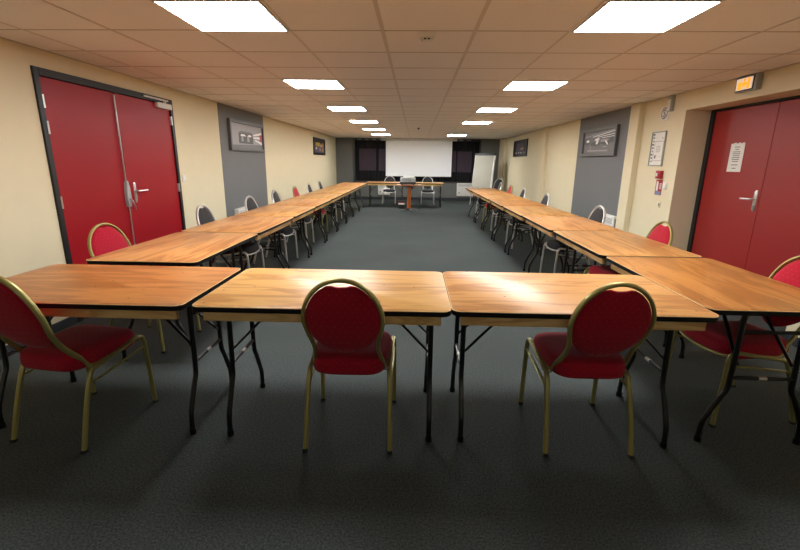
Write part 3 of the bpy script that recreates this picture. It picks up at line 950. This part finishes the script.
heater(XR - .006, 7.06, .46, .17, .64, -PI / 2, 'white convector heater on the right grey strip')

# flip chart
t = thing('flip_chart', 'white flip chart easel at the far end of the right row', 'flip chart', (2.22, 15.2, 0), math.radians(-26))
tilt = math.radians(13)
def tl(bm, R=None):
    Rm = Matrix.Rotation(-tilt, 4, 'X')
    for v in bm.verts: v.co = Rm @ (v.co - Vector((0, 0, .56))) + Vector((0, 0, .56))
bm = bmesh.new(); box(bm, -.355, .355, -.012, .012, .56, 1.70, .004); tl(bm); obj('board', bm, M['white_plastic'], t)
bm = bmesh.new(); box(bm, -.34, .295, -.02, -.0125, .575, 1.68, .002, 1); tl(bm); obj('paper_pad', bm, M['flip_paper'], t)
bm = bmesh.new(); box(bm, -.365, .365, -.035, .014, 1.67, 1.745, .006); tl(bm); obj('clamp_bar', bm, M['dark_plastic'], t)
bm = bmesh.new(); box(bm, -.33, .33, -.07, .012, .535, .56, .004); tl(bm); obj('pen_tray', bm, M['dark_plastic'], t)
bm = bmesh.new(); box(bm, .302, .337, -.025, -.012, 1.2, 1.42, .004); tl(bm); obj('eraser', bm, M['paper'], t)
for s in (-1, 1):
    bm = bmesh.new(); tube(bm, [(s * .34, .20, 1.50), (s * .34, -.12, .006)], .024, .024, n=10, square=False); 
    for v in bm.verts: pass
    obj('leg', bm, M['grey_plastic'], t)
bm = bmesh.new(); tube(bm, [(0, .23, 1.45), (0, .62, .006)], .024, .024, n=10, square=False); obj('leg', bm, M['grey_plastic'], t)

# pedestal table with the projector
PX, PYY = -.19, 13.1
t = thing('pedestal_table', 'small pedestal table with orange wooden post under the projector', 'table', (PX, PYY, 0))
bm = bmesh.new(); prism(bm, rrect(.36, .25, .03), .735, .76, .003); obj('tabletop', bm, M['table_wood'], t)
bm = bmesh.new(); cyl(bm, (0, 0, .39), .055, .62, 'z', 24); obj('post', bm, M['post_wood'], t)
bm = bmesh.new(); cyl(bm, (0, 0, .7175), .09, .035, 'z', 24, .12)
for s in (-1, 1): tube(bm, [(0, 0, .66), (s * .22, 0, .733)], .02, .02)
obj('top_bracket', bm, M['black_metal'], t)
bm = bmesh.new()
for k in range(4):
    a = k * PI / 2 + .35
    tube(bm, smooth_path([(0, 0, .075), (.1 * math.cos(a), .1 * math.sin(a), .06), (.26 * math.cos(a), .26 * math.sin(a), .02)]), .05, .03)
cyl(bm, (0, 0, .06), .07, .06, 'z', 20)
obj('base', bm, M['base_metal'], t)
t = thing('projector', 'light grey projector on the pedestal table facing the screen', 'projector', (PX - .04, PYY, .76))
bm = bmesh.new(); box(bm, -.22, .22, -.16, .16, .08, .205, .018, 3); obj('body', bm, M['grey_plastic'], t)
bm = bmesh.new(); box(bm, -.23, .23, -.17, .17, .025, .08, .01); obj('lower_shell', bm, M['dark_plastic'], t)
bm = bmesh.new(); cyl(bm, (.09, .165, .145), .045, .05, 'y', 20); obj('lens', bm, M['dark_plastic'], t)
bm = bmesh.new()
for k in range(5): box(bm, -.16, .10, -.163, -.158, .105 + k * .018, .113 + k * .018)
obj('vent', bm, M['ink'], t)
bm = bmesh.new(); box(bm, -.13, .19, -.13, .13, .204, .25, .008); obj('top_cover', bm, M['white_plastic'], t)
for sx in (-1, 1):
    for sy in (-1, 1):
        bm = bmesh.new(); cyl(bm, (sx * .17, sy * .12, .0125), .018, .025, 'z', 12); obj('foot', bm, M['dark_plastic'], t)
for s, lab in ((-1, 'white paper sheets left of the projector on the pedestal table'), (1, 'white paper sheets right of the projector on the pedestal table')):
    bm = bmesh.new(); box(bm, -.05, .05, -.13, .13, 0, .012, .002, 1)
    o = obj('paper_stack', bm, M['paper'], loc=(PX + s * .305, PYY - .09, .76)); tag(o, lab, 'paper')
t = thing('storage_box', 'small black box with red and white band on the floor beside the post', 'box', (-.43, 13.75, 0))
bm = bmesh.new(); box(bm, -.09, .09, -.08, .08, 0, .24, .008); obj('body', bm, M['dark_plastic'], t)
bm = bmesh.new(); box(bm, -.091, .091, -.082, -.079, .13, .17); obj('white_band', bm, M['paper'], t)
bm = bmesh.new(); box(bm, -.091, .091, -.082, -.079, .171, .20); obj('red_band', bm, M['red_plastic'], t)

# ------------------------------------------------------------------ world, camera, view
w = bpy.data.worlds.new('world'); SC.world = w
w.use_nodes = True
w.node_tree.nodes['Background'].inputs[0].default_value = (0.02, 0.02, 0.022, 1)
w.node_tree.nodes['Background'].inputs[1].default_value = 0.2
F = Vector((-0.03163837, 0.96760242, -0.25048867)); R = Vector((0.99928933, 0.03576, 0.011919)); U = Vector((-0.02049033, 0.24993356, 0.96804616))
cam = bpy.data.cameras.new('camera'); co = bpy.data.objects.new('camera', cam); COL.objects.link(co)
mw = Matrix(((R.x, U.x, -F.x, 0), (R.y, U.y, -F.y, 0), (R.z, U.z, -F.z, 1.4196), (0, 0, 0, 1)))
co.matrix_world = mw
cam.sensor_width = 36; cam.sensor_fit = 'HORIZONTAL'; cam.lens = 439.289 / 800 * 36
cam.clip_start = 0.02; cam.clip_end = 100
SC.camera = co
SC.view_settings.view_transform = 'Standard'
SC.view_settings.look = 'None'
SC.view_settings.gamma = 1.0
SC.view_settings.use_curve_mapping = False
SC.view_settings.exposure = 0.0
SC.cycles.max_bounces = 8
SC.cycles.diffuse_bounces = 5
SC.cycles.use_denoising = True
